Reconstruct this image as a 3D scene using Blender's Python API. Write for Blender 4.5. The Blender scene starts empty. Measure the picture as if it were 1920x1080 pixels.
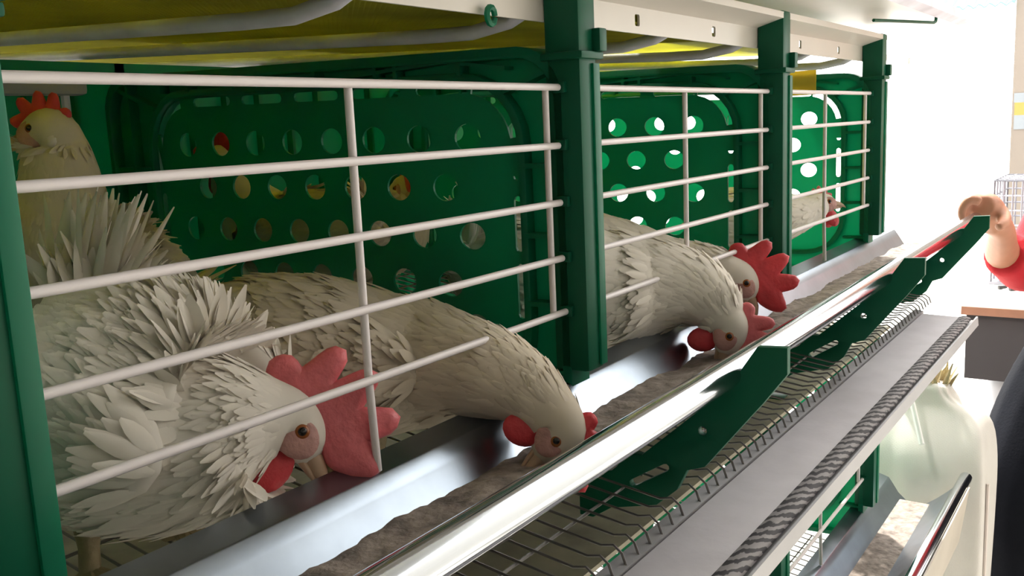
import bpy, bmesh, math, random
from mathutils import Vector as V, Matrix, noise
random.seed(7)
S = bpy.context.scene
COL = S.collection
K = 0.68            # one layout unit is 0.68 m
GROUND = -1.8

# ------------------------------------------------------------------ camera, sky, lights, exposure
CR = V((0.56442611, -0.82430653, -0.04406714)); CU = V((0.16264066, 0.05871029, 0.98493711)); CF = V((0.8093029, 0.56309133, -0.16720338))
cam = bpy.data.cameras.new('camera'); camo = bpy.data.objects.new('camera', cam); COL.objects.link(camo)
camo.matrix_world = Matrix(((CR.x, CU.x, -CF.x, -0.86707*K), (CR.y, CU.y, -CF.y, -0.66036*K), (CR.z, CU.z, -CF.z, 0.24955*K), (0, 0, 0, 1)))
cam.sensor_width = 36; cam.lens = 36*1762.9/1920; cam.clip_start = 0.01
S.camera = camo
w = bpy.data.worlds.new('overcast_sky'); S.world = w; w.use_nodes = True
w.node_tree.nodes['Background'].inputs[0].default_value = (1.0, 0.985, 0.95, 1)
w.node_tree.nodes['Background'].inputs[1].default_value = 4.6
sl = bpy.data.lights.new('sun', 'SUN'); sl.energy = 9.0; sl.angle = math.radians(3); sl.color = (1, .95, .86)
so = bpy.data.objects.new('sun', sl); COL.objects.link(so)
so.rotation_euler = V((-0.42, -0.40, -0.80)).to_track_quat('-Z', 'Y').to_euler()
S.view_settings.view_transform = 'Standard'; S.view_settings.look = 'None'; S.view_settings.gamma = 1; S.view_settings.use_curve_mapping = False
S.view_settings.exposure = 0.12

# ------------------------------------------------------------------ materials
def mat(name, col, rough=.5, metal=0, bump=0, bscale=40, var=0, vscale=6, trans=0, coat=0, spec=None, stretch=None, island=0, tcol=None):
    m = bpy.data.materials.new(name); m.use_nodes = True
    nt = m.node_tree; N = nt.nodes; L = nt.links; b = N['Principled BSDF']
    b.inputs['Base Color'].default_value = (*col, 1); b.inputs['Roughness'].default_value = rough; b.inputs['Metallic'].default_value = metal
    if coat: b.inputs['Coat Weight'].default_value = coat
    if spec is not None: b.inputs['Specular IOR Level'].default_value = spec
    tc = N.new('ShaderNodeTexCoord'); co = tc.outputs['Object']
    if stretch:
        mp = N.new('ShaderNodeMapping'); mp.inputs['Scale'].default_value = stretch; L.new(co, mp.inputs['Vector']); co = mp.outputs['Vector']
    last = None
    if var or island:
        nz = N.new('ShaderNodeTexNoise'); nz.inputs['Scale'].default_value = vscale; nz.inputs['Detail'].default_value = 5; L.new(co, nz.inputs['Vector'])
        mx = N.new('ShaderNodeMixRGB'); mx.blend_type = 'MIX'
        mx.inputs[1].default_value = (*[c*(1-var) for c in col], 1); mx.inputs[2].default_value = (*[min(1, c*(1+var)) for c in col], 1)
        rp = N.new('ShaderNodeValToRGB'); rp.color_ramp.elements[0].position = .3; rp.color_ramp.elements[1].position = .7
        L.new(nz.outputs['Fac'], rp.inputs['Fac']); L.new(rp.outputs['Color'], mx.inputs[0]); last = mx.outputs[0]
        if island:
            g = N.new('ShaderNodeNewGeometry'); hs = N.new('ShaderNodeHueSaturation'); mr = N.new('ShaderNodeMapRange')
            mr.inputs['To Min'].default_value = 1-island; mr.inputs['To Max'].default_value = 1+island
            L.new(g.outputs['Random Per Island'], mr.inputs['Value']); L.new(mr.outputs[0], hs.inputs['Value']); L.new(last, hs.inputs['Color']); last = hs.outputs['Color']
        L.new(last, b.inputs['Base Color'])
    if bump:
        nb = N.new('ShaderNodeTexNoise'); nb.inputs['Scale'].default_value = bscale; nb.inputs['Detail'].default_value = 4; L.new(co, nb.inputs['Vector'])
        bp = N.new('ShaderNodeBump'); bp.inputs['Strength'].default_value = bump; bp.inputs['Distance'].default_value = .004
        L.new(nb.outputs['Fac'], bp.inputs['Height']); L.new(bp.outputs[0], b.inputs['Normal'])
    if trans:
        t = N.new('ShaderNodeBsdfTranslucent'); t.inputs[0].default_value = (*col, 1)
        if tcol: t.inputs[0].default_value = (*tcol, 1)
        elif last: L.new(last, t.inputs[0])
        mxs = N.new('ShaderNodeMixShader'); mxs.inputs[0].default_value = trans
        L.new(b.outputs[0], mxs.inputs[1]); L.new(t.outputs[0], mxs.inputs[2]); L.new(mxs.outputs[0], N['Material Output'].inputs[0])
    return m
def belt_edge_mat():
    m = mat('knitted_edge', (.12, .11, .11), .7); nt = m.node_tree; N = nt.nodes; L = nt.links
    tc = N.new('ShaderNodeTexCoord'); wv = N.new('ShaderNodeTexWave'); wv.wave_type = 'BANDS'; wv.bands_direction = 'DIAGONAL'
    wv.inputs['Scale'].default_value = 30; wv.inputs['Distortion'].default_value = 3.5; wv.inputs['Detail'].default_value = 2; wv.inputs['Detail Scale'].default_value = 2.5
    mp = N.new('ShaderNodeMapping'); mp.inputs['Scale'].default_value = (.8, 2.2, 2.2); mp.inputs['Rotation'].default_value = (0, 0, .4)
    L.new(tc.outputs['Object'], mp.inputs[0]); L.new(mp.outputs[0], wv.inputs['Vector'])
    rp = N.new('ShaderNodeValToRGB'); rp.color_ramp.elements[0].color = (.022, .018, .022, 1); rp.color_ramp.elements[1].color = (.27, .25, .25, 1)
    rp.color_ramp.elements[0].position = .4; rp.color_ramp.elements[1].position = .6
    L.new(wv.outputs['Fac'], rp.inputs['Fac']); L.new(rp.outputs[0], N['Principled BSDF'].inputs['Base Color'])
    return m
def weave_mat():
    m = mat('woven_sack', (.68, .65, .61), .55, trans=0, var=.08, vscale=5); nt = m.node_tree; N = nt.nodes; L = nt.links; b = N['Principled BSDF']
    tc = N.new('ShaderNodeTexCoord'); bk = N.new('ShaderNodeTexChecker'); bk.inputs['Scale'].default_value = 260
    L.new(tc.outputs['Object'], bk.inputs['Vector']); bp = N.new('ShaderNodeBump'); bp.inputs['Strength'].default_value = .5; bp.inputs['Distance'].default_value = .002
    L.new(bk.outputs['Fac'], bp.inputs['Height']); L.new(bp.outputs[0], b.inputs['Normal'])
    return m
M = {
 'green': mat('green_plastic', (.004, .185, .100), .38, bump=.06, bscale=60, trans=.33, tcol=(.02, .62, .37), var=.12, vscale=4),
 'greendark': mat('green_plastic_post_shaded', (.003, .095, .048), .42, spec=.22, bump=.04, bscale=50, var=.1, vscale=5),  # post green, darkened further to put the arms' shade into the colour
 'wire': mat('white_coated_wire', (.78, .72, .72), .35),
 'steel': mat('galvanised_steel', (.28, .32, .37), .28, 1, bump=.05, bscale=25, var=.1, vscale=18),
 'steel_lip': mat('polished_steel', (.55, .58, .62), .13, 1, bump=.03, bscale=20),
 'tray': mat('tray_sheet_metal', (.42, .41, .42), .45, .3, var=.06, vscale=8),
 'steel_dull': mat('dull_zinc', (.66, .66, .74), .42, .1, var=.2, vscale=15, bump=.1, bscale=40),
 'steel_pale': mat('pale_painted_steel', (.66, .62, .56), .4, .1, var=.05, vscale=6),
 'meshwire': mat('zinc_wire', (.16, .15, .14), .45, .6),
 'yellow': mat('yellow_belt', (.60, .58, .06), .5, trans=.6, var=.18, vscale=7),
 'yellowmesh': mat('yellow_mesh', (.52, .50, .06), .5, trans=.5, var=.15, vscale=9),
 'cream': mat('cream_belt', (.38, .35, .25), .6, trans=.2, var=.35, vscale=14),
 'belt': mat('grey_belt', (.60, .57, .60), .62, bump=.06, bscale=140, var=.05, vscale=30),
 'beltedge': belt_edge_mat(),
 'feed': mat('feed_mash', (.27, .225, .195), .9, bump=.8, bscale=120, var=.45, vscale=60),
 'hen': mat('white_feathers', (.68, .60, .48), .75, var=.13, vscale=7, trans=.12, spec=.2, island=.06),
 'henwhite': mat('white_feathers_lit', (.86, .80, .71), .75, var=.07, vscale=9, trans=.12, spec=.2, island=.05),  # paler copy of the feathers, stronger light put into the colour
 'comb': mat('red_comb', (.72, .06, .075), .42, bump=.35, bscale=160, var=.2, vscale=30, trans=.18),
 'combpink': mat('pink_comb', (.80, .19, .21), .42, bump=.35, bscale=160, var=.18, vscale=30, trans=.18),
 'face': mat('hen_face_skin', (.50, .27, .24), .6, bump=.5, bscale=170, var=.25, vscale=40),
 'lobe': mat('white_ear_lobe', (.72, .64, .60), .5),
 'beak': mat('horn_beak', (.50, .34, .23), .4, var=.15, vscale=40),
 'eye': mat('dark_eye', (.012, .008, .006), .08), 'iris': mat('orange_iris', (.30, .09, .02), .2),
 'leg': mat('yellow_scaly_leg', (.33, .26, .14), .6, bump=.6, bscale=150, var=.25, vscale=40),
 'skin': mat('skin', (.50, .23, .145), .5, bump=.05, var=.12, vscale=12),
 'red': mat('red_cloth', (.55, .012, .025), .8, bump=.2, bscale=200, var=.12, vscale=8),
 'navy': mat('navy_cloth', (.006, .007, .011), .85, spec=.1, bump=.25, bscale=180, var=.3, vscale=6),
 'seam': mat('pale_seam', (.30, .31, .33), .7), 'hair': mat('black_hair', (.012, .01, .009), .5), 'shoe': mat('black_shoe', (.02, .02, .02), .4),
 'sack': weave_mat(), 'straw': mat('straw', (.50, .41, .24), .9, var=.3, vscale=30, bump=.6, bscale=80),
 'concrete': mat('pale_concrete', (.62, .60, .56), .85, bump=.2, bscale=30, var=.08, vscale=3),
 'hallwall': mat('cream_plaster', (.40, .39, .37), .85, bump=.05, bscale=30, var=.05, vscale=2),
 'roof': mat('grey_roof_sheet', (.36, .36, .36), .7, var=.08, vscale=2),
 'tablegrey': mat('grey_table_cloth', (.045, .042, .045), .8, spec=.1, var=.1, vscale=4), 'wood': mat('brown_wood_edge', (.22, .10, .06), .5, var=.2, vscale=8),
 'tabletop': mat('white_table_top', (.85, .83, .80), .4), 'greyleg': mat('grey_trestle', (.36, .37, .41), .6, var=.1, vscale=5),
 'apron': mat('apron_sheet', (.50, .45, .38), .6, var=.08, vscale=5),
 'beige': mat('beige_board', (.24, .205, .175), .7, var=.08, vscale=3), 'bandy': mat('yellow_band', (.34, .27, .07), .6), 'bandb': mat('pale_blue_band', (.26, .29, .32), .6),
 'teal': mat('teal_awning_sheet', (.16, .38, .33), .55, var=.1, vscale=4), 'blackp': mat('black_plastic', (.02, .018, .018), .45), 'brown': mat('brown_carton', (.18, .06, .04), .8, var=.2, vscale=6),
 'whitep': mat('white_pipe', (.8, .8, .78), .4), 'yellowcard': mat('yellow_card', (.85, .68, .12), .6, trans=.6), 'greywire': mat('grey_basket_wire', (.28, .28, .32), .4, .5),
}

# ------------------------------------------------------------------ mesh helpers
class MB:
    def __init__(s): s.v = []; s.f = []; s.m = []
    def quad(s, a, b, c, d): n = len(s.v); s.v += [V(a), V(b), V(c), V(d)]; s.f.append((n, n+1, n+2, n+3)); return s
    def box(s, x0, x1, y0, y1, z0, z1):
        n = len(s.v); s.v += [V((x, y, z)) for z in (z0, z1) for x, y in ((x0, y0), (x1, y0), (x1, y1), (x0, y1))]
        s.f += [tuple(n+i for i in q) for q in ((0, 3, 2, 1), (4, 5, 6, 7), (0, 1, 5, 4), (1, 2, 6, 5), (2, 3, 7, 6), (3, 0, 4, 7))]; return s
    def rings(s, rings, closed=True, caps=True):
        n = len(s.v); k = len(rings[0])
        for r in rings: s.v += [V(p) for p in r]
        for i in range(len(rings)-1):
            for j in range(k if closed else k-1):
                a = n+i*k+j; b = n+i*k+(j+1) % k; s.f.append((a, b, b+k, a+k))
        if caps and closed:
            s.f.append(tuple(n+j for j in reversed(range(k)))); s.f.append(tuple(n+(len(rings)-1)*k+j for j in range(k)))
        return s
    def tube(s, pts, r, seg=8, caps=True):
        pts = [V(p) for p in pts]; rs = r if isinstance(r, (list, tuple)) else [r]*len(pts)
        T = [(pts[min(i+1, len(pts)-1)]-pts[max(i-1, 0)]).normalized() for i in range(len(pts))]
        up = V((0, 0, 1)) if abs(T[0].z) < .9 else V((1, 0, 0)); side = T[0].cross(up).normalized(); out = []
        for p, t, rr in zip(pts, T, rs):
            side = (side-t*side.dot(t)).normalized(); u = side.cross(t)
            out.append([p+side*(rr*math.cos(a))+u*(rr*math.sin(a)) for a in [2*math.pi*j/seg for j in range(seg)]])
        return s.rings(out, True, caps)
    def sweep(s, prof, x0, x1, n=1, closed=True, f=None):   # profile of (y,z) along x
        R = []
        for i in range(n+1):
            x = x0+(x1-x0)*i/n; dz = f(x) if f else 0
            R.append([V((x, y, z+dz)) for y, z in prof])
        return s.rings(R, closed, closed)
    def ball(s, c, rx, ry=None, rz=None, ax=None, n=10, m=14):
        ry = ry or rx; rz = rz or rx; ax = ax or (V((1, 0, 0)), V((0, 1, 0)), V((0, 0, 1))); c = V(c); R = []
        for i in range(n+1):
            ph = math.pi*(.02+.96*i/n)-math.pi/2
            R.append([c+ax[0]*(rx*math.cos(ph)*math.cos(t))+ax[1]*(ry*math.cos(ph)*math.sin(t))+ax[2]*(rz*math.sin(ph)) for t in [2*math.pi*j/m for j in range(m)]])
        return s.rings(R)
    def leaf(s, p, d, n, L, W, cup=.25, lift=.12, nl=4):
        p = V(p); d = V(d).normalized(); n = (V(n)-d*V(n).dot(d)).normalized(); sd = d.cross(n); b = len(s.v)
        prof = [0.35, .9, 1.0, .78, .18] if nl == 4 else [.4, 1, .25]
        for i in range(nl+1):
            t = i/nl; ww = W*prof[i]; cc = p+d*(L*t)+n*(L*lift*t*(1-.3*t))
            s.v += [cc-sd*ww-n*(ww*cup), cc+n*(ww*.12), cc+sd*ww-n*(ww*cup)]
        for i in range(nl):
            for j in range(2): a = b+i*3+j; s.f.append((a, a+1, a+4, a+3))
        return s
BASE = {}
def tag(o, label=None, cat=None, group=None, kind=None):
    for k_, v_ in (('label', label), ('category', cat), ('group', group), ('kind', kind)):
        if v_: o[k_] = v_
    return o
def thing(name, label, cat, base=(0, 0, 0), group=None):
    o = bpy.data.objects.new(name, None); COL.objects.link(o); o.empty_display_size = .05; o.location = V(base)*K; BASE[o.name] = V(base)
    return tag(o, label, cat, group)
def root(o):
    while o.parent: o = o.parent
    return o
def obj(name, mb, m, parent=None, smooth=True, base=None, bevel=0, subd=0, auto=None):
    if parent: b = BASE[root(parent).name]
    elif base is not None: b = V(base)
    else:
        xs = [v.x for v in mb.v]; ys = [v.y for v in mb.v]; b = V(((min(xs)+max(xs))/2, (min(ys)+max(ys))/2, min(v.z for v in mb.v)))
    me = bpy.data.meshes.new(name); me.from_pydata([(v-b)*K for v in mb.v], [], mb.f); me.materials.append(m)
    if bevel:
        bm = bmesh.new(); bm.from_mesh(me); bmesh.ops.remove_doubles(bm, verts=bm.verts, dist=1e-6)
        es = [e for e in bm.edges if len(e.link_faces) == 2 and e.calc_face_angle(0) > .5]
        bmesh.ops.bevel(bm, geom=es, offset=bevel*K, segments=2, affect='EDGES', profile=.6, clamp_overlap=True); bm.to_mesh(me); bm.free()
    if smooth:
        me.polygons.foreach_set('use_smooth', [True]*len(me.polygons))
        if auto is not False:
            try: me.set_sharp_from_angle(angle=math.radians(auto or 40))
            except Exception: pass
    o = bpy.data.objects.new(name, me); COL.objects.link(o)
    if parent: o.parent = parent
    else: o.location = b*K; BASE[o.name] = b
    if subd: md = o.modifiers.new('s', 'SUBSURF'); md.levels = subd; md.render_levels = subd
    return o
def plate(splines, thick, bev=0.0, to=lambda p: p):      # flat plate with holes, 2D outlines -> MB; to() maps (u,v,w) to space
    cu = bpy.data.curves.new('t', 'CURVE'); cu.dimensions = '2D'; cu.fill_mode = 'BOTH'; cu.extrude = max(thick/2-bev, 1e-5); cu.bevel_depth = bev; cu.bevel_resolution = 1
    for pts in splines:
        sp = cu.splines.new('POLY'); sp.points.add(len(pts)-1); sp.use_cyclic_u = True
        for q, p in zip(sp.points, pts): q.co = (p[0], p[1], 0, 1)
    o = bpy.data.objects.new('t', cu); COL.objects.link(o); dg = bpy.context.evaluated_depsgraph_get(); dg.update()
    me = bpy.data.meshes.new_from_object(o.evaluated_get(dg)); mb = MB()
    bm = bmesh.new(); bm.from_mesh(me); bmesh.ops.remove_doubles(bm, verts=bm.verts, dist=1e-5); bmesh.ops.recalc_face_normals(bm, faces=bm.faces)
    bm.verts.ensure_lookup_table(); mb.v = [V(to(v.co)) for v in bm.verts]; mb.f = [tuple(v.index for v in f.verts) for f in bm.faces]; bm.free()
    bpy.data.objects.remove(o); bpy.data.curves.remove(cu); bpy.data.meshes.remove(me); return mb
def circ(u, v, r, n=20): return [(u+r*math.cos(2*math.pi*i/n), v+r*math.sin(2*math.pi*i/n)) for i in range(n)]
def rrect(u0, u1, v0, v1, r, n=6, corners=(1, 1, 1, 1)):
    out = []
    for k_, (cx, cy, a0) in enumerate(((u1-r, v1-r, 0), (u0+r, v1-r, 90), (u0+r, v0+r, 180), (u1-r, v0+r, 270))):
        if corners[k_]:
            for i in range(n+1): a = math.radians(a0+90*i/n); out.append((cx+r*math.cos(a), cy+r*math.sin(a)))
        else: out.append(((u1, v1), (u0, v1), (u0, v0), (u1, v0))[k_])
    return out
def dup(o, loc=None, label=None, parent=None, skip=()):
    c = o.copy(); COL.objects.link(c)
    if parent: c.parent = parent
    for ch in list(o.children):
        if ch.name.split('.')[0] not in skip: dup(ch, parent=c)
    if loc is not None: c.location = loc; BASE[c.name] = V(loc)/K
    if label: c['label'] = label
    return c
def shift(o, dx=0, dy=0, dz=0): return o.location+V((dx, dy, dz))*K

# ------------------------------------------------------------------ setting
tag(obj('floor', MB().box(-6, 16, -8, 10, GROUND-.1, GROUND), M['concrete'], smooth=False), kind='structure')
tag(obj('unseen_ceiling', MB().box(-6, 2.4, -5.2, 4, 2.3, 2.4), M['roof'], smooth=False), kind='structure')  # unseen roof, added to block the sky, cut short to admit sun
tag(obj('unseen_wall_back', MB().box(-6, 2.2, 2.2, 2.3, GROUND, 2.3), M['hallwall'], smooth=False), kind='structure')  # unseen wall behind the row, added to block sky light
tag(obj('unseen_wall_left', MB().box(-5.1, -5, -5.2, 2.2, GROUND, 2.3), M['hallwall'], smooth=False), kind='structure')  # unseen end wall, added to keep sky light off the hens
tag(obj('unseen_wall_front', MB().box(-5, 6.0, -3.3, -3.2, GROUND, 2.3), M['hallwall'], smooth=False), kind='structure')  # unseen aisle wall, added and lengthened to darken trough reflections

def fill_lamp(x, y, label, power):  # unseen lights, added to brighten the yellow belts from above
    t = thing('added_fill_light', label, 'fill_lamp', (x, y, 2.2), 'added fill lights')
    obj('housing', MB().box(x-.9, x+.9, y-.1, y+.1, 2.24, 2.3), M['whitep'], t, smooth=False)
    em = bpy.data.materials.new('fill_glow'); em.use_nodes = True; b = em.node_tree.nodes['Principled BSDF']; b.inputs['Emission Color'].default_value = (1, .97, .9, 1); b.inputs['Emission Strength'].default_value = power
    obj('diffuser', MB().box(x-.88, x+.88, y-.08, y+.08, 2.225, 2.24), em, t, smooth=False)
fill_lamp(-.2, 1.1, 'long added fill light over the back of the cage row', 200)
fill_lamp(1.9, 1.1, 'long added fill light over the far end of the cage row', 60)

# ------------------------------------------------------------------ cage row
L = 0.798; XD = .215; H = .79
PX = [XD+L*(k-1) for k in range(4)]          # partition planes, posts 1-4
XEND = 2.13
def taper(y, z): return z+(z-.13)*.10*(y-.40)
ORD = ['near left edge of the picture', 'between the two nearest cages', 'second from the far end of the row', 'at the far end of the row']

def rounded_slot(a, b, hw):
    a = V((a[0], a[1])); b = V((b[0], b[1])); d = (b-a).normalized(); n = V((-d.y, d.x)); out = []
    ang = math.atan2(d.y, d.x)
    for i in range(5): t = ang-math.pi/2+math.pi*i/4; out.append((b.x+hw*math.cos(t), b.y+hw*math.sin(t)))
    for i in range(5): t = ang+math.pi/2+math.pi*i/4; out.append((a.x+hw*math.cos(t), a.y+hw*math.sin(t)))
    return out
def make_partition(x, label, group):
    t = thing('cage_partition', label, 'cage partition', (x+.02, .5, -.2), group)
    holes = []
    u0, u1, v0, v1, r = .075, .905, -.14, .325, .10     # inset outline
    for k_ in range(8):
        for zr, off in ((.2415, 0), (.168, .5), (.095, 0), (.0205, .5), (-.045, 0)):
            if off and k_ == 7: continue
            holes.append([(.160+.010+(k_+off)*.0913+.0235*math.cos(a), zr+.0205*math.sin(a)) for a in [2*math.pi*i/22 for i in range(22)]])
    # slots following the inset outline
    for a in (.14, .27, .40, .53, .66): holes.append(rounded_slot((a+.03, v1-.012), (a+.115, v1-.012), .0075))
    for b in (-.02, .08, .185): holes.append(rounded_slot((u0+.012, b), (u0+.012, b+.07), .0065)); holes.append(rounded_slot((u1-.012, b), (u1-.012, b+.07), .0065))
    for cx, cy, a0 in ((u0+r, v1-r, 100), (u1-r, v1-r, 10)):
        rr = r-.012; arc = [math.radians(a0+70*i/6) for i in range(7)]
        holes.append([(cx+(rr+.007)*math.cos(a), cy+(rr+.007)*math.sin(a)) for a in arc]+[(cx+(rr-.007)*math.cos(a), cy+(rr-.007)*math.sin(a)) for a in reversed(arc)])
    mp = lambda p: (x+.018+p[2], p[0], taper(p[0], p[1]))
    obj('panel', plate([rrect(u0+.002, u1-.002, v0, v1, r)]+holes, .004, 0, mp), M['green'], t, smooth=False)
    # raised frame around it, open where the inset panel sits
    mf = lambda p: (x+.026+p[2], p[0], taper(p[0], p[1]))
    obj('frame_web', plate([rrect(.0, 1.03, -.2, .362, .07, corners=(1, 1, 0, 0)), rrect(u0, u1, v0, v1, r)], .006, 0, mf), M['green'], t, smooth=False)
    rim = plate([rrect(0, 1.032, -.2, .364, .07, corners=(1, 1, 0, 0)), rrect(.011, 1.021, -.189, .352, .062, corners=(1, 1, 0, 0))], .05, .002, lambda p: (x+.025+p[2], p[0], taper(p[0], p[1])))
    obj('outer_rim', rim, M['green'], t, auto=30)
    lip = plate([rrect(u0-.008, u1+.008, v0-.008, v1+.008, r+.006), rrect(u0, u1, v0, v1, r)], .03, .002, lambda p: (x+.02+p[2], p[0], taper(p[0], p[1])))
    obj('inset_rim', lip, M['green'], t, auto=30)
    rb = MB()
    def rib(ya, za, yb, zb, w=.0035):
        d = V((yb-ya, zb-za)).normalized(); n = V((-d.y, d.x))*w
        q = [(ya+n.x, za+n.y), (yb+n.x, zb+n.y), (yb-n.x, zb-n.y), (ya-n.x, za-n.y)]
        rb.rings([[V((xx, y, taper(y, z))) for y, z in q] for xx in (x+.002, x+.026)])
    for y in (.17, .29, .33, .46, .60, .66, .78, .86): rib(y, v1+.006, y, .354)
    for zz in (.2, .1, 0., -.1): rib(.009, zz, u0-.006, zz); rib(u1+.006, zz, 1.01, zz)
    rib(.014, .335, u0+.022, v1-.02); rib(1.0, .345, u1-.022, v1-.02); rib(.2, .352, .40, .338, .0025); rib(.09, .338, .2, .352, .0025)
    rib(.96, -.19, .96, .35)
    obj('stiffening_rib', rb, M['green'], t, smooth=False)
    # arm below the trough
    arm = [(.0, -.19), (-.02, -.205), (-.05, -.20), (-.10, -.196), (-.15, -.152), (-.20, -.108), (-.235, -.07), (-.262, -.03), (-.298, -.028), (-.298, -.060), (-.268, -.100), (-.245, -.128), (-.215, -.165), (-.19, -.196), (-.165, -.205), (-.15, -.235), (-.12, -.262), (-.09, -.27), (-.05, -.28), (-.02, -.30), (.0, -.30)]
    ah = [circ(-.188, -.148, .007, 12), [(p[0], p[1]) for p in rounded_slot((-.135, -.207), (-.085, -.238), .006)]]
    obj('trough_arm', plate([arm]+ah, .012, .001, lambda p: (x+.02+p[2], p[0], p[1])), M['greendark'], t, auto=30)  # same plastic as the panel, its shade put into the darker green
    return t
def make_post(x, label, group, top=.455):
    t = thing('cage_post', label, 'post', (x+.022, -.005, -.085), group)
    obj('shaft', MB().box(x+.0, x+.045, -.03, .024, -.085, top), M['greendark'], t, bevel=.006)
    cl = MB().box(x-.006, x+.053, -.037, .028, .335, .345); cl.box(x+.034, x+.054, -.042, -.026, .345, .375)
    obj('collar', cl, M['greendark'], t, bevel=.003)
    obj('front_flange', MB().box(x+.03, x+.047, -.0335, -.028, -.08, .33), M['green'], t, bevel=.0015)
    clp = MB()
    for z in (0, .075, .15, .225, .30): clp.box(x-.006, x+.003, -.009, .009, z-.007, z+.007)
    for z in (0, .075, .15, .225, .30): obj('wire_socket', MB().box(x-.007, x+.002, -.009, .009, z-.007, z+.007), M['greendark'], t, bevel=.001)
    return t
WZ = [.30, .2243, .149, .0742, 0.]
def make_grille(k, label, group, dz=0):
    x0 = PX[k]+.043; x1 = PX[k+1]+.001; t = thing('front_grille', label, 'cage front', ((x0+x1)/2, 0, -.1), group)
    for i, z in enumerate(WZ):
        e = -.012 if 0 < i < 4 else 0
        a = x0-(0 if True else 0); b = x1 if i in (0, 4) else x1-.012
        obj('wire_bar', MB().tube([(a, 0, z), (b, 0, z)], .0046, 10), M['wire'], t)
    xm = -.1768+L*k; xv = .1859+L*k
    obj('upright_wire', MB().tube([(xm, .006, .302), (xm, .006, .0), (xm+.002, .004, -.10)], .0044, 10), M['wire'], t)
    obj('upright_wire', MB().tube([(xv, .006, .302), (xv, .006, -.002)], .0044, 10), M['wire'], t)
    return t

def prof_trough(th=0):
    inner = [(.034, -.094), (.03, -.0955), (.003, -.1035), (0, -.1045), (-.012, -.122), (-.03, -.15), (-.055, -.173), (-.085, -.182), (-.115, -.170), (-.145, -.146), (-.175, -.118), (-.198, -.094)]
    lip = [(-.222+.018*math.cos(a), -.066+.018*math.sin(a)) for a in [math.radians(-10+ (i*22)) for i in range(15)]]
    return inner, lip
def make_trough(label, group):
    t = thing('feed_trough', label, 'feed trough', (.6, -.1, -.19), group)
    inner, lip = prof_trough()
    outer = [(y, z-.0035) for y, z in reversed(inner)]
    path = inner+outer
    x0, x1 = -1.25, XEND
    obj('trough_sheet', MB().sweep(path, x0, x1, 24), M['steel'], t, auto=50)
    lp = [(-.222+.0185*math.cos(a), -.068+.0185*math.sin(a)) for a in [2*math.pi*i/20 for i in range(20)]]
    obj('rolled_lip', MB().sweep(lp, x0, x1, 24), M['steel_lip'], t, auto=60)
    return t
def feed_mesh():
    mb = MB(); R = []
    n = 330
    for i in range(n+1):
        x = -1.2+(XEND-.02+1.2)*i/n; row = []
        for j in range(13):
            s = j/12; y = -.026-.124*s; dep = .004*math.sin(math.pi*s)
            h = noise.noise(V((x*9, y*25, 0)))*.010+noise.noise(V((x*60, y*60, 3)))*.004
            z = -.145+dep+h*.8
            row.append(V((x, y, z)))
        R.append(row)
    mb.rings(R, closed=False, caps=False); return mb
def make_wire_floor(k, label, group):
    x0, x1 = PX[k]+.05, PX[k+1]-.004; mb = MB()
    fz = lambda y: -.225+.14*y
    n = int((x1-x0)/.032)
    for i in range(n+1):
        x = x0+(x1-x0)*i/n
        mb.tube([(x, .98, fz(.98)), (x, -.135, fz(-.135)), (x, -.152, fz(-.15)+.006), (x, -.163, fz(-.15)-.002), (x, -.168, -.262)], .0018, 5)
    for y in [.97-.075*j for j in range(15)]: mb.tube([(x0, y, fz(y)-.003), (x1, y, fz(y)-.003)], .0022, 5)
    return tag(obj('wire_floor', mb, M['meshwire']), label, 'cage floor', group)
def make_egg_belt(label, group, x1=1.66):
    t = thing('egg_belt', label, 'conveyor belt', (.5, -.22, -.275), group)
    obj('belt', MB().sweep([(-.176, -.263), (-.176, -.268), (-.262, -.270), (-.262, -.265)], -1.2, x1, 4), M['belt'], t, smooth=False)
    pr = [(-.262, -.2645), (-.270, -.2615), (-.280, -.262), (-.288, -.266), (-.289, -.271), (-.262, -.270)]
    obj('knitted_edge', MB().sweep(pr, -1.2, x1, 40), M['beltedge'], t, auto=60)
    return t
def make_tray(label, group, x1=1.69):
    t = thing('belt_tray', label, 'belt tray', (.5, -.22, -.30), group)
    obj('tray_sheet', MB().sweep([(-.152, -.258), (-.172, -.262), (-.172, -.275), (-.292, -.277), (-.296, -.267), (-.300, -.267), (-.302, -.289), (-.30, -.289), (-.296, -.281), (-.168, -.279), (-.168, -.266), (-.152, -.262)], -1.2, x1, 4), M['tray'], t, auto=30)
    return t

# tier in view
ptl = ['plain green partition left of the nearest cage', 'green perforated partition between the nearest and second cage', 'green perforated partition between the second and third cage', 'green perforated partition at the far end of the upper cages']
part0 = make_partition(PX[0], ptl[0], 'perforated partitions of the middle tier')
PARTS = [part0]+[dup(part0, shift(part0, L*k), ptl[k]) for k in (1, 2, 3)]
pol = ['green cage post at the left picture edge', 'green cage post between the nearest cage and the second cage', 'green cage post between the second cage and the third cage', 'last green cage post, against the bright background']
post0 = make_post(PX[0], pol[0], 'posts of the middle tier')
POSTS = [post0]+[dup(post0, shift(post0, L*k), pol[k]) for k in (1, 2, 3)]
grl = ['white wire grille of the nearest cage, three hens behind it', 'white wire grille of the second cage, two feeding hens behind it', 'white wire grille of the third and farthest cage']
gr0 = make_grille(0, grl[0], 'wire grilles of the middle tier')
GR = [gr0]+[dup(gr0, shift(gr0, L*k), grl[k]) for k in (1, 2)]
trough = make_trough('long shiny steel feed trough the hens eat from', 'steel feed troughs')
tag(obj('feed_mash', feed_mesh(), M['feed']), 'brown mash lying along the bottom of the hens\' trough', 'feed', kind='stuff')
wfl = ['wire mesh floor under the hens of the nearest cage', 'wire mesh floor under the second cage', 'wire mesh floor under the third and farthest cage']
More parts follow.
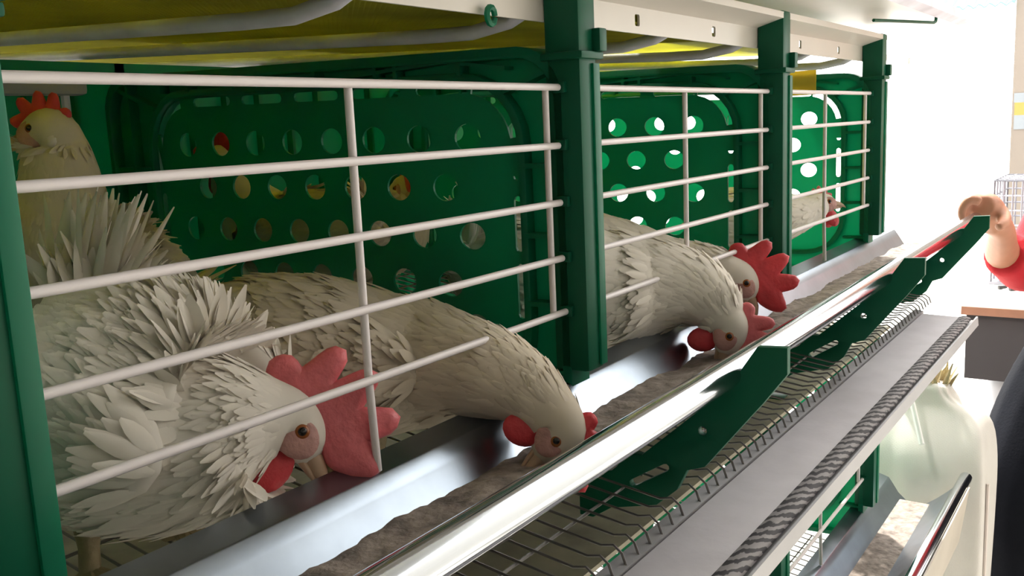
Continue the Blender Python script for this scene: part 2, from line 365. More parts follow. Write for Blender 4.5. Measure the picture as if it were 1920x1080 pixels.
wf0 = make_wire_floor(0, wfl[0], 'wire floors of the middle tier')
for k in (1, 2): dup(wf0, shift(wf0, L*k), wfl[k])
belt = make_egg_belt('grey egg belt with knitted edge running below the hens\' trough', 'egg belts')
tray = make_tray('pale metal tray carrying the grey egg belt below the trough', 'egg belt trays')
tag(obj('manure_belt', MB().box(-1.1, 1.83, -.06, .98, -.345, -.338), M['cream'], smooth=False), 'cream manure belt under the wire floor of the middle tier', 'belt')
def back_panel(k, label):
    t = thing('back_panel', label, 'cage back', (PX[k]+.43, 1.03, -.1), 'green back panels of the middle tier')
    mb = MB().box(PX[k]+.03, PX[k+1]+.05, 1.03, 1.04, -.1, .408); obj('panel', mb, M['green'], t, smooth=False)
    rb = MB()
    for i in range(8): x = PX[k]+.1+i*.09; rb.box(x-.004, x+.004, 1.012, 1.03, -.09, .38)
    rb.box(PX[k]+.05, PX[k+1]-.01, 1.01, 1.03, .17, .178); rb.box(PX[k]+.05, PX[k+1]-.01, 1.01, 1.03, .375, .385)
    obj('stiffening_rib', rb, M['green'], t, smooth=False); return t
for k, lb in enumerate(('green ribbed back panel of the nearest cage, behind the standing hen', 'green ribbed back panel of the second cage', 'green ribbed back panel of the third cage')): back_panel(k, lb)

# drinker at the back of the nearest cage
t = thing('drinker_line', 'grey drinker pipe above the standing hen in the nearest cage', 'drinker', (-.2, .8, .32))
obj('pipe', MB().box(-.54, .03, .78, .82, .333, .358), M['greyleg'], t, bevel=.008)
for xn in (-.3, .0): nb = obj('nipple', MB().tube([(xn, .8, .334), (xn, .8, .30)], .007, 8), M['steel_dull'], t); obj('pin', MB().tube([(xn, .8, .302), (xn, .8, .285)], .003, 6), M['steel'], nb)

# ------------------------------------------------------------------ above the cages
def ceilz(y): return .379+.05*y
def make_tube(x, label):
    pts = [(x, 2.0, ceilz(2.0)-.008), (x, 1.0, ceilz(1.0)-.008)]+[(x, y, ceilz(y)-.008) for y in (.7, .4, .2)]+[(x+.002, .12, ceilz(.12)-.006), (x+.004, .06, ceilz(.06)+.006), (x+.008, .03, ceilz(.03)+.022)]
    return tag(obj('roof_tube', MB().tube(pts, .0098, 12), M['steel_dull']), label, 'tube', 'steel tubes under the yellow belt')
make_tube(-.135, 'grey steel tube under the yellow mesh, leftmost one, over the nearest cage')
for i, (x, lb) in enumerate(((.185, 'grey steel tube above the first perforated partition'), (.62, 'steel tube over the middle of the second cage'), (.965, 'steel tube over the far side of the second cage'), (1.40, 'steel tube over the middle of the third cage'), (1.76, 'last steel tube, over the far end of the third cage'))): make_tube(x, lb)
mb = MB()
i = 0; x = -.8
while x < .95:
    mb.tube([(x, 0.03, ceilz(.03)+.022), (x, 2.0, ceilz(2.)+.022)], .0028, 4, False); x += .0095
for j in range(208): y = .03+j*.0094; mb.tube([(-.8, y, ceilz(y)+.022), (.95, y, ceilz(y)+.022)], .0022, 4, False)
tag(obj('yellow_netting', mb, M['yellowmesh']), 'olive yellow plastic netting above the nearest cage', 'netting', kind='stuff')
def belt_strip(x0, x1, y0, y1, dz, label): return tag(obj('yellow_belt', MB().rings([[V((x, y, ceilz(y)+dz+e)) for y, e in ((y0, 0), (y1, 0), (y1, .003), (y0, .003))] for x in (x0, x1)]), M['yellow'], smooth=False), label, 'belt', 'yellow belts over the cages')
belt_strip(-.45, .95, .03, 2.05, .045, 'yellow belt sheet lying over the netting of the nearest cage')
belt_strip(.97, 1.86, .10, 2.05, .03, 'yellow belt sheet over the farther cages')
# front beam
t = thing('front_beam', 'pale steel beam with slots along the top of the cage fronts', 'beam', (.7, .01, .386))
slots = []
for k in range(-1, 3):
    for q in (.28, .66):
        u = PX[1]+L*k+q*L+.05; slots.append(rrect(u-.008, u+.008, .397, .415, .0035, 3))
def bz(x): return 0
obj('web', plate([[(-1.1, .386), (1.86, .386), (1.86, .428), (-1.1, .428)]]+slots, .004, 0, lambda p: (p[0], .026+p[2], p[1])), M['steel_pale'], t, smooth=False)
obj('top_flange', MB().sweep([(.026, .428), (-.026, .442), (-.026, .452), (-.029, .452), (-.029, .440), (.026, .425)], -1.1, 1.86, 2), M['steel_pale'], t, smooth=False)
gt = tag(obj('cable_tie', MB().tube([(.085+.008*math.cos(a), .015, .384+.010*math.sin(a)) for a in [i*.6 for i in range(11)]], .004, 6), M['green']), 'small green clip hanging from the pale beam over the nearest cage', 'clip')
# yellow card on the far partition
tag(obj('yellow_card', MB().box(PX[3]-.006, PX[3]-.002, .145, .235, .305, .372), M['yellowcard'], smooth=False), 'yellow card stuck on the far perforated partition', 'card')

# upper tier seen from below
t = thing('upper_deck', 'pale sheet deck of the tier above, along the top of the photo', 'deck', (.5, .1, .475))
obj('sheet', MB().box(-1.2, 2.06, -.175, .30, .478, .482), M['steel_pale'], t, smooth=False)
obj('folded_edge', MB().sweep([(-.175, .478), (-.195, .486), (-.195, .505), (-.198, .505), (-.198, .484), (-.176, .474)], -1.2, 2.06, 2), M['steel_dull'], t, smooth=False)
tag(obj('wire_hook', MB().tube([(1.42, -.10, .455), (1.72, -.17, .462), (1.735, -.172, .466), (1.74, -.172, .478)], .004, 6), M['greendark']), 'thin dark green wire hook hanging below the upper tray', 'hook')

# lower tier
lp = ['lower green post below the second cage post', 'lower green post below the last cage post']
for k, lb in zip((2, 3), lp): dup(POSTS[k], shift(POSTS[k], 0, 0, -H), lb)
for k, lb in zip((2, 3), ('green partition of the lower tier under the second cage', 'green perforated partition at the far end of the lower tier')): dup(PARTS[k], shift(PARTS[k], 0, 0, -H), lb, skip=('trough_arm',))
for k, lb in zip((1, 2), ('white wire grille of the lower tier, below the second cage', 'white wire grille of the lower tier, beside the sack')): dup(GR[k], shift(GR[k], 0, 0, -H), lb)
dup(trough, shift(trough, 0, 0, -H), 'steel feed trough of the lower tier, in front of the sack')
wl = dup(wf0, shift(wf0, 2*L, 0, -H), 'wire mesh floor of the lower tier')
tag(obj('trough_apron', MB().sweep([(-.242, -.855), (-.246, -.855), (-.222, -1.03), (-.218, -1.03)], .5, 2.05, 3), M['apron'], smooth=False), 'beige apron sheet hanging outside the lower feed trough', 'sheet')
fm = MB().sweep([(-.04, -.16-H), (-.13, -.16-H), (-.10, -.175-H), (-.06, -.172-H)], .6, XEND-.03, 30)
tag(obj('feed_mash', fm, M['feed']), 'speckled feed in the lower trough', 'feed', kind='stuff')

# ------------------------------------------------------------------ hens
def vec(r, u, f=0): return (CR*r+CU*u+CF*f).normalized()
def catmull(P, n):
    out = []
    for i in range(len(P)-1):
        a, b, c, d = P[max(i-1, 0)], P[i], P[i+1], P[min(i+2, len(P)-1)]
        for k in range(n):
            t = k/n; out.append([.5*((2*b[j])+(-a[j]+c[j])*t+(2*a[j]-5*b[j]+4*c[j]-d[j])*t*t+(-a[j]+3*b[j]-3*c[j]+d[j])*t**3) for j in range(len(b))])
    out.append(list(P[-1])); return out
def hen(label, spine, hd, hu, floor_pts, tail=None, seed=1, lit=False, comb='combpink', hs=1.0, combs=1.0, group='white hens in the cages', fscale=1.0, nf=1700, wings=True, combflop=0):
    rnd = random.Random(seed)
    hc = V(spine[-1][:3]); hd = V(hd).normalized(); hu = (V(hu)-hd*V(hu).dot(hd)).normalized(); hl = hu.cross(hd)
    b = V((spine[len(spine)//3][0], spine[len(spine)//3][1], min(p[2] for p in floor_pts) if floor_pts else min(q[2]-q[4] for q in spine)))
    t = thing('hen', label, 'hen', b, group); A = lambda f, l, u: hc+hd*(f*hs)+hl*(l*hs)+hu*(u*hs)
    m = M['henwhite' if lit else 'hen']
    P = [list(p) for p in spine]
    # head end of the loft: crown, face, closing at the beak root
    P += [[*A(.022, 0, -.002), .026*hs, .027*hs], [*A(.036, 0, -.006), .016*hs, .017*hs], [*A(.043, 0, -.008), .006*hs, .007*hs]]
    C = catmull(P, 6); n = len(C); seg = 26; R = []; FR = []
    nh = 6*5
    for i, c in enumerate(C):
        p = V(c[:3]); T = (V(C[min(i+1, n-1)][:3])-V(C[max(i-1, 0)][:3])).normalized()
        wgt = max(0, min(1, (i-(n-1-nh))/(nh*.75))); up = V((0, 0, 1)).lerp(hu, wgt); sd = T.cross(up)
        if FR:
            prev = FR[-1][1]; ln_ = sd.length; sd = sd.normalized() if ln_ > 1e-4 else prev.copy()
            if sd.dot(prev) < 0: sd = -sd
            sd = prev.lerp(sd, min(.5, ln_*ln_))
        sd = (sd-T*sd.dot(T)).normalized(); u = sd.cross(T); FR.append((p, sd, u, T, c[3], c[4]))
        R.append([p+sd*(c[3]*math.cos(a))+u*(c[4]*math.sin(a)) for a in [2*math.pi*j/seg for j in range(seg)]])
    mb = MB().rings(R)
    # layered feathers
    nbody = n-1-19; nf = int(nf*1.9)
    area = [max(.2, (f[4]+f[5])) for f in FR[:nbody]]
    wts = [(FR[i][4]+FR[i][5])*((FR[i+1][0]-FR[i][0]).length+.001) for i in range(nbody)]
    for _ in range(nf):
        i = rnd.choices(range(nbody), wts)[0]; p, sd, u, T, rw, rh = FR[i]; a = rnd.random()*2*math.pi
        q = p+sd*(rw*math.cos(a))+u*(rh*math.sin(a)); nn = (sd*(math.cos(a)/max(rw, .01))+u*(math.sin(a)/max(rh, .01))).normalized()
        rr = (rw+rh)/2; Lf = min(.055, .018+rr*.32)*fscale*rnd.uniform(.75, 1.25); j = rnd.uniform(-.22, .22)
        p2, s2, u2, _, w2, h2 = FR[max(0, i-2)]; d = (p2+s2*(w2*math.cos(a))+u2*(h2*math.sin(a)))-q; d = d.normalized() if d.length > 1e-5 else -T; d = d+nn.cross(T)*j; nn = (nn-d*(nn.dot(d)/d.length_squared)).normalized()
        mb.leaf(q-nn*.0016, d, nn, Lf, Lf*rnd.uniform(.10, .20), cup=.12, lift=rnd.uniform(.04, .11)+(.10 if rnd.random() < .03 else 0))
    body = obj('body', mb, m, t, auto=False)
    if wings:
        for s in (-1, 1):
            k = int(n*wings if wings is not True else n*.30); p, sd, u, T, rw, rh = FR[k]; wb = MB()
            cc = p+sd*(s*rw*.80)+u*(rh*.14); nn = (sd*s*.95+u*.25).normalized(); dd = (-T); dd = (dd-nn*dd.dot(nn)).normalized(); lat = nn.cross(dd)
            wb.ball(cc, rh*.80, rh*.50, rw*.25, (dd, lat, nn), 8, 18)
            ra, rb_, rc = rh*.80, rh*.50, rw*.25
            for _ in range(520):
                r1, a = math.sqrt(rnd.random())*.99, rnd.random()*6.283
                X, Y = ra*r1*math.cos(a), rb_*r1*math.sin(a); Z = rc*math.sqrt(max(0, 1-r1*r1))
                ln = (dd*(X/ra**2)+lat*(Y/rb_**2)+nn*(Z/rc**2)).normalized(); d_ = dd+lat*rnd.uniform(-.2, .2); d_ = d_-ln*d_.dot(ln)
                wb.leaf(cc+dd*X+lat*Y+nn*Z-ln*.0016, d_, ln, .055*rnd.uniform(.8, 1.3), .0085, cup=.12, lift=rnd.uniform(.04, .11))
            obj('wing', wb, m, t, auto=False)
    if tail:
        tb = MB()
        for (p0, d0, L0, spread, nn_) in tail:
            p0 = V(p0); d0 = V(d0).normalized(); s1 = d0.cross(V((0, 0, 1)) if abs(d0.z) < .95 else V((1, 0, 0))).normalized(); s2 = s1.cross(d0)
            for _ in range(int(nn_*2.2)):
                d = d0+s1*rnd.uniform(-spread, spread)+s2*rnd.uniform(-spread, spread)*.7
                tb.leaf(p0+s1*rnd.uniform(-.03, .03)+s2*rnd.uniform(-.02, .02), d, s1*rnd.uniform(-1, 1)+s2, L0*rnd.uniform(.5, 1.1), .0062*rnd.uniform(.7, 1.4), cup=.3, lift=rnd.uniform(-.2, .25))
        obj('tail_feathers', tb, m, t, auto=False)
    # comb: an upright serrated blade on the crown
    cs = combs
    pr = catmull([(-.036, .016), (-.044, .026), (-.040, .034), (-.028, .034), (-.022, .040), (-.020, .066), (-.014, .069), (-.006, .048), (.004, .048), (.013, .074), (.019, .076), (.026, .052), (.034, .049), (.053, .068), (.058, .061), (.050, .040), (.058, .034), (.076, .027), (.070, .018), (.058, .012), (.048, .010), (.036, .014), (.015, .020), (-.015, .022), (-.036, .016)], 3)[:-1]
    cb = plate([[(x*cs, (z-.015)*cs+.015) for x, z in pr]], .019*cs, .008*cs, lambda p: A(p[0], p[2]+combflop*(max(0, p[1]-.025))*1.0, p[1]))
    obj('comb', cb, M[comb], t, auto=70)
    for s in (-1, 1):
        wb = MB(); ax = (hd, hl, hu)
        dn = (hu*-1+hl*s*.15).normalized(); wb.ball(A(.020, s*.011, -.040), .021*hs, .008*hs, .026*hs, ((hd+dn*.2).normalized(), hl, dn), 10, 12); obj('wattle', wb, M['comb'], t)
        obj('face_skin', MB().ball(A(.014, s*.0225, -.004), .024*hs, .0065*hs, .020*hs, ax), M['face'], t)
        obj('ear_lobe', MB().ball(A(-.012, s*.026, -.016), .009*hs, .005*hs, .012*hs, ax), M['lobe'], t)
        ey = obj('eye', MB().ball(A(.014, s*.0275, .003), .0075*hs, .0045*hs, .007*hs, ax), M['iris'], t); obj('pupil', MB().ball(A(.014, s*.0302, .003), .0045*hs, .003*hs, .0045*hs, ax), M['eye'], ey)
    bk = MB()
    def brings(zs): return [[A(f, l*math.cos(a), z+h*math.sin(a)) for a in [2*math.pi*j/12 for j in range(12)]] for f, l, h, z in zs]
    bk.rings(brings([(.030, .012, .011, -.004), (.046, .0095, .0095, -.006), (.060, .006, .007, -.010), (.070, .003, .004, -.016), (.075, .0008, .001, -.022)]))
    bk.rings(brings([(.030, .009, .006, -.014), (.048, .006, .004, -.017), (.062, .002, .002, -.019)]))
    obj('beak', bk, M['beak'], t)
    for fp in floor_pts or []:
        f = V(fp); k = min(range(nbody), key=lambda i: (V((FR[i][0].x, FR[i][0].y, 0))-V((f.x, f.y, 0))).length); top = FR[k][0]+FR[k][2]*(-FR[k][5]*.8)
        top = V((f.x*.8+top.x*.2, f.y*.8+top.y*.2, top.z)); lb = MB(); an = f+V((0, 0, .018))
        lb.tube([top, top.lerp(an, .4), top.lerp(an, .7), an], [.026, .016, .0105, .011], 10)
        fd = V((T_.x, T_.y, 0)).normalized() if (T_ := FR[k][3]) and V((T_.x, T_.y, 0)).length > .05 else V((0, -1, 0)); fs = V((-fd.y, fd.x, 0))
        for ang, ll in ((0, .07), (.55, .058), (-.55, .058), (math.pi, .03)):
            d = fd*math.cos(ang)+fs*math.sin(ang); lb.tube([an, an+d*ll*.35+V((0, 0, -.006)), an+d*ll*.75+V((0, 0, -.013)), an+d*ll+V((0, 0, -.017))], [.010, .0085, .007, .003], 8)
        obj('leg', lb, M['leg'], t)
    return t
fz = lambda y: -.225+.14*y+.002
# nearest hen, head down between the wires
hen('big white hen nearest the camera, head bent down, large pink comb behind the wires',
    [(-.300, .325, .055, .03, .03), (-.307, .300, .045, .07, .065), (-.315, .255, .015, .112, .105), (-.312, .205, -.015, .130, .122), (-.300, .160, -.032, .125, .118), (-.285, .120, -.040, .097, .095), (-.272, .104, -.034, .068, .070), (-.247, .088, -.036, .046, .048), (-.228, .074, -.043, .033, .035)],
    vec(.66, -.75, .05), vec(.75, .66, .30), [(-.385, .21, fz(.21)), (-.27, .22, fz(.22))],
    tail=[((-.30, .31, .085), vec(.05, 1, .3), .12, .35, 26), ((-.305, .30, .07), vec(.3, 1, .2), .14, .45, 22), ((-.315, .27, .08), vec(-.4, .8, .3), .09, .5, 30), ((-.29, .27, .08), vec(.5, .6, .3), .08, .5, 26)],
    seed=3, lit=True, comb='combpink', hs=1.05, combs=1.15, nf=3600)
# middle hen, neck stretched into the trough
hen('white hen in the nearest cage stretching its neck down into the trough',
    [(-.17, .335, .025, .02, .02), (-.14, .325, .018, .055, .05), (-.085, .295, -.005, .092, .085), (-.03, .235, -.028, .115, .098), (.02, .175, -.045, .105, .092), (.045, .115, -.048, .085, .082), (.045, .055, -.047, .067, .068), (.045, .005, -.050, .055, .056), (.048, -.035, -.065, .044, .046), (.050, -.066, -.090, .037, .039), (.045, -.085, -.110, .031, .033)],
    vec(-.5, -.84, -.2), vec(.84, -.5, -.15), [(-.05, .27, fz(.27)), (.0, .17, fz(.17))],
    tail=[((-.17, .335, .03), (-.8, .3, .25), .10, .25, 26)], seed=5, comb='comb', hs=.95, combs=.8, nf=3200)
# hen at the back with its head up
hen('white hen standing upright at the back of the nearest cage, facing left',
    [(.075, .66, .00, .02, .02), (.045, .65, .01, .06, .06), (-.02, .63, .025, .10, .095), (-.085, .615, .035, .115, .11), (-.135, .605, .075, .092, .10), (-.148, .60, .125, .072, .08), (-.142, .60, .175, .060, .062), (-.140, .60, .220, .050, .052), (-.142, .60, .255, .042, .042), (-.148, .598, .272, .034, .034)],
    vec(-1, -.12, 0), vec(-.1, 1, 0), [(-.06, .66, fz(.66)), (-.07, .57, fz(.57))],
    tail=[((.075, .66, .0), (.9, .2, .1), .09, .3, 20)], seed=8, comb='comb', hs=.95, combs=.65, nf=2000, fscale=.75)
# second cage, front hen
hen('white hen in the second cage pecking in the trough with its beak straight down',
    [(.30, .25, .05, .03, .03), (.335, .235, .035, .075, .07), (.385, .20, .01, .115, .105), (.44, .155, -.012, .120, .112), (.50, .105, -.025, .108, .100), (.545, .06, -.025, .094, .090), (.570, .015, -.025, .075, .074), (.585, -.025, -.035, .060, .062), (.592, -.055, -.057, .046, .05), (.592, -.072, -.080, .036, .038), (.590, -.082, -.095, .031, .033)],
    vec(-.1, -1, -.1), vec(1, -.1, -.3), [(.40, .24, fz(.24)), (.45, .13, fz(.13))],
    tail=[((.315, .255, .06), vec(.25, 1, .25), .10, .17, 18)], seed=11, lit=True, comb='combpink', hs=1.0, combs=.9, nf=2400, wings=False)
# second cage, rear hen
hen('white hen with bright red face and comb, second hen feeding in the second cage',
    [(.56, .375, .06, .03, .03), (.60, .355, .02, .065, .06), (.665, .315, .005, .094, .088), (.73, .255, -.012, .098, .092), (.78, .19, -.024, .082, .078), (.805, .13, -.032, .064, .062), (.818, .085, -.032, .051, .051), (.824, .045, -.034, .043, .044), (.826, .015, -.042, .037, .038), (.828, -.008, -.052, .032, .034)],
    vec(.60, -.80, -.15), vec(.80, .60, -.1), [(.66, .35, fz(.35)), (.72, .25, fz(.25))],
    tail=[((.56, .375, .07), (-.7, .3, .5), .1, .3, 20)], seed=13, lit=True, comb='comb', hs=1.05, combs=1.1, nf=2000)
# seen only through the round holes of the partition
hen('white hen with red comb seen only through the round holes of the nearest partition',
    [(.56, .96, .0, .03, .03), (.58, .935, .0, .08, .07), (.62, .90, .01, .105, .10), (.68, .83, .02, .105, .11), (.72, .78, .04, .085, .10), (.74, .755, .075, .06, .075), (.745, .745, .105, .045, .05), (.748, .74, .125, .034, .035)],
    vec(.3, -.3, -1), vec(0, 1, 0), [(.62, .86, fz(.86)), (.70, .86, fz(.86))], seed=17, comb='comb', nf=900, wings=True)
hen('white hen close behind the nearest partition, glimpsed through its left holes',
    [(.42, .52, .06, .03, .03), (.42, .55, .055, .07, .065), (.425, .61, .045, .10, .095), (.425, .70, .04, .112, .108), (.42, .78, .045, .105, .105), (.41, .84, .08, .078, .09), (.40, .875, .13, .055, .062), (.395, .895, .17, .044, .046), (.392, .905, .197, .036, .037), (.39, .915, .212, .032, .033)],
    (0, 1, -.1), (0, .1, 1), [(.38, .70, fz(.70)), (.47, .72, fz(.72))], seed=29, comb='comb', nf=1000)
hen('pinkish white hen in the third cage, beyond its wire grille',
    [(1.34, .30, .00, .03, .03), (1.38, .28, .0, .06, .055), (1.44, .245, -.005, .085, .078), (1.51, .20, -.01, .086, .08), (1.57, .155, -.01, .068, .064), (1.62, .125, -.006, .05, .048), (1.665, .105, .004, .038, .038), (1.69, .097, .010, .032, .032)],
    vec(.9, .2, .2), vec(-.2, 1, 0), [(1.46, .26, fz(.26)), (1.50, .18, fz(.18))], seed=23, lit=True, comb='combpink', nf=900, combs=.5, wings=False)

# ------------------------------------------------------------------ person at the end of the trough
def limb(mb, pts, seg=14):
    pts = [(p[0]+.09, *p[1:]) if p[0] <= 2.35 and p[2] > -.3 else p for p in pts]
    pts = [(p[0]+.10, p[1]+.09, *p[2:]) if (p[0] > 2.445 or p[2] < -.3) and len(p) > 3 else p for p in pts]
    C = catmull([list(p) for p in pts], 5); mb.tube([c[:3] for c in C], [max(.004, c[3]) for c in C], seg); return mb
def remesh(mb, vox, name, m, parent, smooth_it=6):
    b = BASE[root(parent).name]; me = bpy.data.meshes.new(name); me.from_pydata([(v-b)*K for v in mb.v], [], mb.f)
    o = bpy.data.objects.new('t', me); COL.objects.link(o)
    r = o.modifiers.new('r', 'REMESH'); r.mode = 'VOXEL'; r.voxel_size = vox*K
    s = o.modifiers.new('s', 'SMOOTH'); s.iterations = smooth_it; s.factor = .5
    dg = bpy.context.evaluated_depsgraph_get(); dg.update(); nm = bpy.data.meshes.new_from_object(o.evaluated_get(dg)); nm.name = name
    bpy.data.objects.remove(o); nm.materials.clear(); nm.materials.append(m); nm.polygons.foreach_set('use_smooth', [True]*len(nm.polygons))
    q = bpy.data.objects.new(name, nm); COL.objects.link(q); q.parent = parent; return q
person = thing('person', 'person in red top and dark trousers holding the end of the feed trough', 'person', (2.72, -.65, GROUND))
G = GROUND
hip = V((2.70, -.62, -.52)); wrist = V((2.27, -.262, -.125)); hand = V((2.11, -.235, -.045))
bm_ = MB()
limb(bm_, [(2.70, -.66, -.60, .19), (2.71, -.66, -.42, .185), (2.73, -.67, -.2, .175), (2.74, -.68, .02, .19), (2.74, -.68, .16, .15), (2.73, -.68, .25, .075), (2.70, -.67, .33, .07)])
limb(bm_, [(2.70, -.67, .30, .085), (2.68, -.665, .38, .12), (2.68, -.66, .47, .135), (2.69, -.66, .55, .115), (2.69, -.66, .60, .05)])
bm_.ball((2.655, -.565, .425), .028, .02, .035)                       # nose
for s in (-1, 1): bm_.ball((2.80, -.57+s*.135, .44), .03, .015, .042)  # ears
limb(bm_, [(2.73, -.56, .10, .085), (2.71, -.50, -.04, .08), (2.66, -.42, -.22, .066), (2.62, -.385, -.295, .06), (2.50, -.34, -.235, .058), (2.46, -.33, -.215, .052), (2.27, -.262, -.125, .038), (2.20, -.245, -.09, .043)])
limb(bm_, [(2.75, -.82, .10, .085), (2.78, -.92, -.06, .08), (2.79, -.95, -.28, .062), (2.74, -.95, -.50, .052), (2.70, -.94, -.66, .038), (2.68, -.93, -.75, .04), (2.67, -.93, -.83, .03)])
limb(bm_, [(2.66, -.56, -.58, .15), (2.56, -.47, -.80, .145), (2.44, -.40, -1.04, .115), (2.46, -.40, -1.35, .088), (2.50, -.40, -1.66, .06), (2.44, -.40, -1.74, .055), (2.32, -.39, -1.76, .045)])
limb(bm_, [(2.72, -.76, -.58, .15), (2.72, -.78, -.80, .14), (2.70, -.78, -1.10, .105), (2.73, -.78, -1.40, .088), (2.76, -.78, -1.66, .06), (2.70, -.78, -1.74, .055), (2.58, -.77, -1.76, .045)])
# right hand closed over the trough lip: palm, four fingers of unequal length, thumb
limb(bm_, [(2.20, -.245, -.09, .04), (2.16, -.24, -.060, .047), (2.115, -.236, -.040, .044), (2.085, -.234, -.036, .03)])
for i, (dx, ln) in enumerate(((.175, .85), (.14, 1.0), (.105, 1.05), (.07, .9))):
    x = 2.0+dx-.01; r = .0158-.001*abs(i-1)
    limb(bm_, [(x+.01, -.228, -.020, r+.002), (x, -.205, -.014, r+.001), (x-.003, -.186, -.034, r), (x-.004, -.182, -.068*ln, r-.002), (x-.003, -.196, -.098*ln, r-.004)], 10)
limb(bm_, [(2.15, -.27, -.058, .024), (2.115, -.287, -.072, .02), (2.08, -.289, -.085, .017), (2.055, -.278, -.094, .013)], 10)
for q in range(4):                                                    # relaxed left hand
    limb(bm_, [(2.66+.02*q-.02, -.935, -.84, .016), (2.65+.02*q-.02, -.925, -.90, .014), (2.645+.02*q-.02, -.905, -.94-.006*(q % 3), .011)], 8)
limb(bm_, [(2.64, -.91, -.79, .018), (2.62, -.89, -.84, .015), (2.61, -.875, -.87, .011)], 8)
body = remesh(bm_, .0062, 'body', M['skin'], person, 3)
sh = MB()
limb(sh, [(2.70, -.66, -.56, .205), (2.71, -.66, -.42, .205), (2.73, -.67, -.2, .195), (2.74, -.68, .02, .205), (2.74, -.68, .17, .15), (2.735, -.68, .215, .095)])
limb(sh, [(2.73, -.56, .10, .105), (2.71, -.50, -.04, .10), (2.66, -.42, -.22, .088), (2.62, -.385, -.295, .082), (2.56, -.365, -.268, .08), (2.50, -.345, -.238, .077), (2.475, -.336, -.228, .075)])
limb(sh, [(2.75, -.82, .10, .105), (2.78, -.92, -.06, .10), (2.79, -.95, -.28, .085), (2.74, -.95, -.50, .07), (2.71, -.945, -.60, .065)])
remesh(sh, .012, 'red_top', M['red'], person, 5)
tr = MB()
limb(tr, [(2.70, -.66, -.42, .205), (2.69, -.65, -.55, .215), (2.69, -.65, -.66, .20)])
limb(tr, [(2.66, -.57, -.58, .17), (2.56, -.48, -.80, .17), (2.45, -.41, -1.04, .145), (2.47, -.41, -1.30, .13), (2.50, -.41, -1.55, .115), (2.50, -.41, -1.69, .11)])
limb(tr, [(2.72, -.76, -.58, .17), (2.72, -.78, -.80, .165), (2.70, -.78, -1.10, .135), (2.73, -.78, -1.40, .12), (2.75, -.78, -1.69, .11)])
trs = remesh(tr, .013, 'trousers', M['navy'], person, 5)
hr = MB().ball((2.815, -.57, .505), .135, .145, .125); hr.ball((2.875, -.57, .43), .09, .135, .13)
obj('hair', hr, M['hair'], person)
for s in (-.72, -.60): eo = obj('eye', MB().ball((2.657, s+.09, .465), .012, .018, .012), M['eye'], person)
obj('mouth', MB().ball((2.662, -.57, .352), .01, .035, .008), M['red'], person)
for (x, y) in ((2.48, -.305), (2.74, -.685)): obj('shoe', MB().ball((x, y, G+.045), .19, .07, .055), M['shoe'], person)

# ------------------------------------------------------------------ sack behind the end of the row
t = thing('feed_sack', 'white woven feed sack standing open at the end of the cages', 'sack', (2.27, -.085, GROUND))
R = []
for zz, sx, sy, ox, oy in ((GROUND, .09, .15, 0, 0), (GROUND+.05, .105, .178, 0, 0), (-1.4, .112, .190, .005, 0), (-1.05, .112, .190, 0, -.004), (-.90, .110, .188, .004, -.004), (-.84, .104, .186, .012, -.002), (-.79, .092, .182, .028, .0), (-.74, .076, .172, .048, .0), (-.705, .064, .150, .062, .005), (-.685, .058, .125, .068, .012), (-.672, .054, .10, .07, .02), (-.645, .050, .08, .07, .03), (-.615, .060, .092, .072, .035)):
    row = []
    for j in range(48):
        a = 2*math.pi*j/48; c, s_ = math.cos(a), math.sin(a); e = .62
        x = sx*math.copysign(abs(c)**e, c); y = sy*math.copysign(abs(s_)**e, s_)
        wob = noise.noise(V((c*2, s_*2, zz*3)))*.012+(.010*math.sin(a*11) if zz > -.70 else .010*math.sin(a*7+zz*2)+.004*math.sin(a*13))
        row.append(V((2.27+ox+x*(1+wob*4), -.085+oy+y*(1+wob*4), zz+noise.noise(V((c*1.5, s_*1.5, 5)))*(.02 if zz > -.9 else 0))))
    R.append(row)
R = [[V(q) for q in r_] for r_ in R]
obj('sack_body', MB().rings(R, caps=True), M['sack'], t, subd=1, auto=False)
obj('seam', MB().tube([(2.22, -.272, zz) for zz in (-1.7, -1.4, -1.1, -.9)], .005, 6), M['lobe'], t)
st = MB(); rr = random.Random(3)
for _ in range(70): st.leaf((2.34+rr.uniform(-.04, .05), -.055+rr.uniform(-.07, .07), -.66), (rr.uniform(-.5, .5), rr.uniform(-.6, .6), 1), (1, rr.uniform(-1, 1), 0), rr.uniform(.06, .12), .008, nl=2)
tag(obj('straw', st, M['straw']), 'dry straw sticking out of the mouth of the white sack', 'straw', kind='stuff')
tag(obj('white_rod', MB().tube([(2.25, -.02, -.595), (2.155, -.09, -.78)], .009, 8), M['whitep']), 'thin white rod leaning on the mouth of the sack', 'rod')

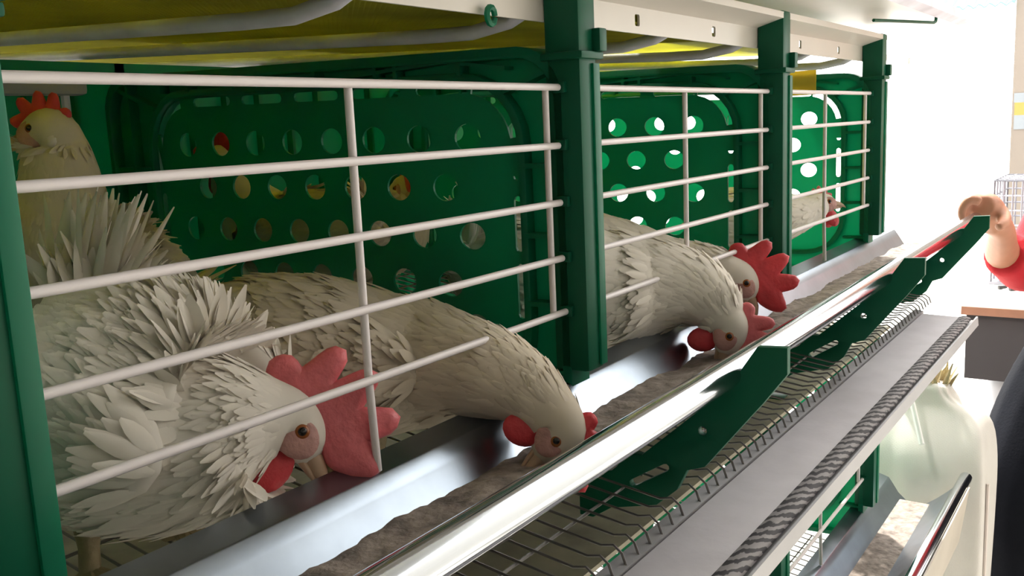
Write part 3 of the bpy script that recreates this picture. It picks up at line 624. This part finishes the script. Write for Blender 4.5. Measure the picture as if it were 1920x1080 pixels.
# ------------------------------------------------------------------ table and things beyond
t = thing('display_table', 'white topped table with grey front beyond the end of the trough', 'table', (4.8, -.7, GROUND))
obj('tabletop', MB().box(3.95, 5.6, -1.7, .085, -.70, -.675), M['tabletop'], t, bevel=.005)
obj('wood_edge', MB().box(3.93, 3.95, -1.7, .09, -.715, -.675), M['wood'], t, bevel=.003)
obj('front_board', MB().box(3.96, 3.985, -1.68, .07, -1.03, -.702), M['tablegrey'], t, smooth=False)
for (x, y) in ((4.05, -.03), (5.5, -.03), (4.05, -1.6), (5.5, -1.6)): obj('leg', MB().tube([(x, y-.02, -.702), (x, y-.05, -1.2), (x, y-.09, GROUND)], [.055, .05, .045], 10), M['greyleg'], t)
t = thing('wire_basket', 'grey wire basket standing on the white table', 'basket', (4.9, -.22, -.675))
wb = MB()
for i in range(15):
    y = .055-.6*i/14; wb.tube([(4.6, y, -.672), (4.6, y, -.13)], .005, 5); wb.tube([(4.6, y, -.13), (5.1, y, -.13)], .005, 5); wb.tube([(5.1, y, -.672), (5.1, y, -.13)], .005, 5)
for i in range(8): z = -.668+.538*i/7; wb.tube([(4.6, .055, z), (4.6, -.545, z)], .005, 5); wb.tube([(4.6, .055, z), (5.1, .055, z)], .005, 5); wb.tube([(5.1, .055, z), (5.1, -.545, z)], .005, 5)
for i in range(6): x = 4.6+.1*i; wb.tube([(x, .055, -.672), (x, .055, -.13)], .005, 5); wb.tube([(x, .055, -.13), (x, -.545, -.13)], .005, 5)
obj('wire_cage', wb, M['greywire'], t)
obj('base_tray', MB().box(4.59, 5.11, -.555, .065, -.674, -.66), M['greywire'], t, smooth=False)
for i, (x, y, l, lb) in enumerate(((4.45, .0, .05, 'small dark pen cap on the white table, leftmost of three'), (4.42, -.055, .09, 'dark pen lying on the white table, middle one of three'), (4.42, -.125, .06, 'dark clip on the white table, rightmost of three'))):
    tag(obj('pen', MB().tube([(x, y, -.666), (x+l*.5, y-l*.7, -.664)], [.010, .008], 8), M['blackp']), lb, 'pen', 'small things on the table')
t = thing('display_board', 'beige board with yellow and pale blue bands at the right edge', 'board', (6.1, -.8, GROUND))
obj('board', MB().box(6.05, 6.12, -1.8, .165, GROUND, 1.6), M['beige'], t, smooth=False)
obj('yellow_band', MB().box(6.045, 6.05, -1.8, .15, .19, .27), M['bandy'], t, smooth=False)
obj('blue_band', MB().box(6.045, 6.05, -1.8, .155, .27, .33), M['bandb'], t, smooth=False); obj('blue_band', MB().box(6.045, 6.05, -1.8, .15, .10, .19), M['bandb'], t, smooth=False)
aw = MB(); R = []
for i in range(121): y = .17+1.9*i/120; z = .885+.012*math.sin(i*1.6); R.append([V((6.0, y, z)), V((6.7, y, z+.25)), V((6.7, y, z+.258)), V((6.0, y, z+.008))])
tag(obj('awning', aw.rings(R), M['teal']), 'teal corrugated awning edge at the top right', 'awning')
# clutter on the ground between sack and person
t = thing('crate', 'dark crate on the ground between the sack and the person', 'crate', (3.27, -.24, GROUND))
obj('box', MB().box(3.1, 3.45, -.40, -.08, GROUND, -1.25), M['brown'], t, bevel=.008); obj('lid', MB().box(3.08, 3.47, -.415, -.065, -1.25, -1.215), M['blackp'], t, bevel=.006)
tag(obj('white_pipe', MB().tube([(3.14, -.12, -1.199), (3.12, -.38, -1.199)], .016, 8), M['whitep']), 'short white pipe lying on the dark crate', 'pipe')
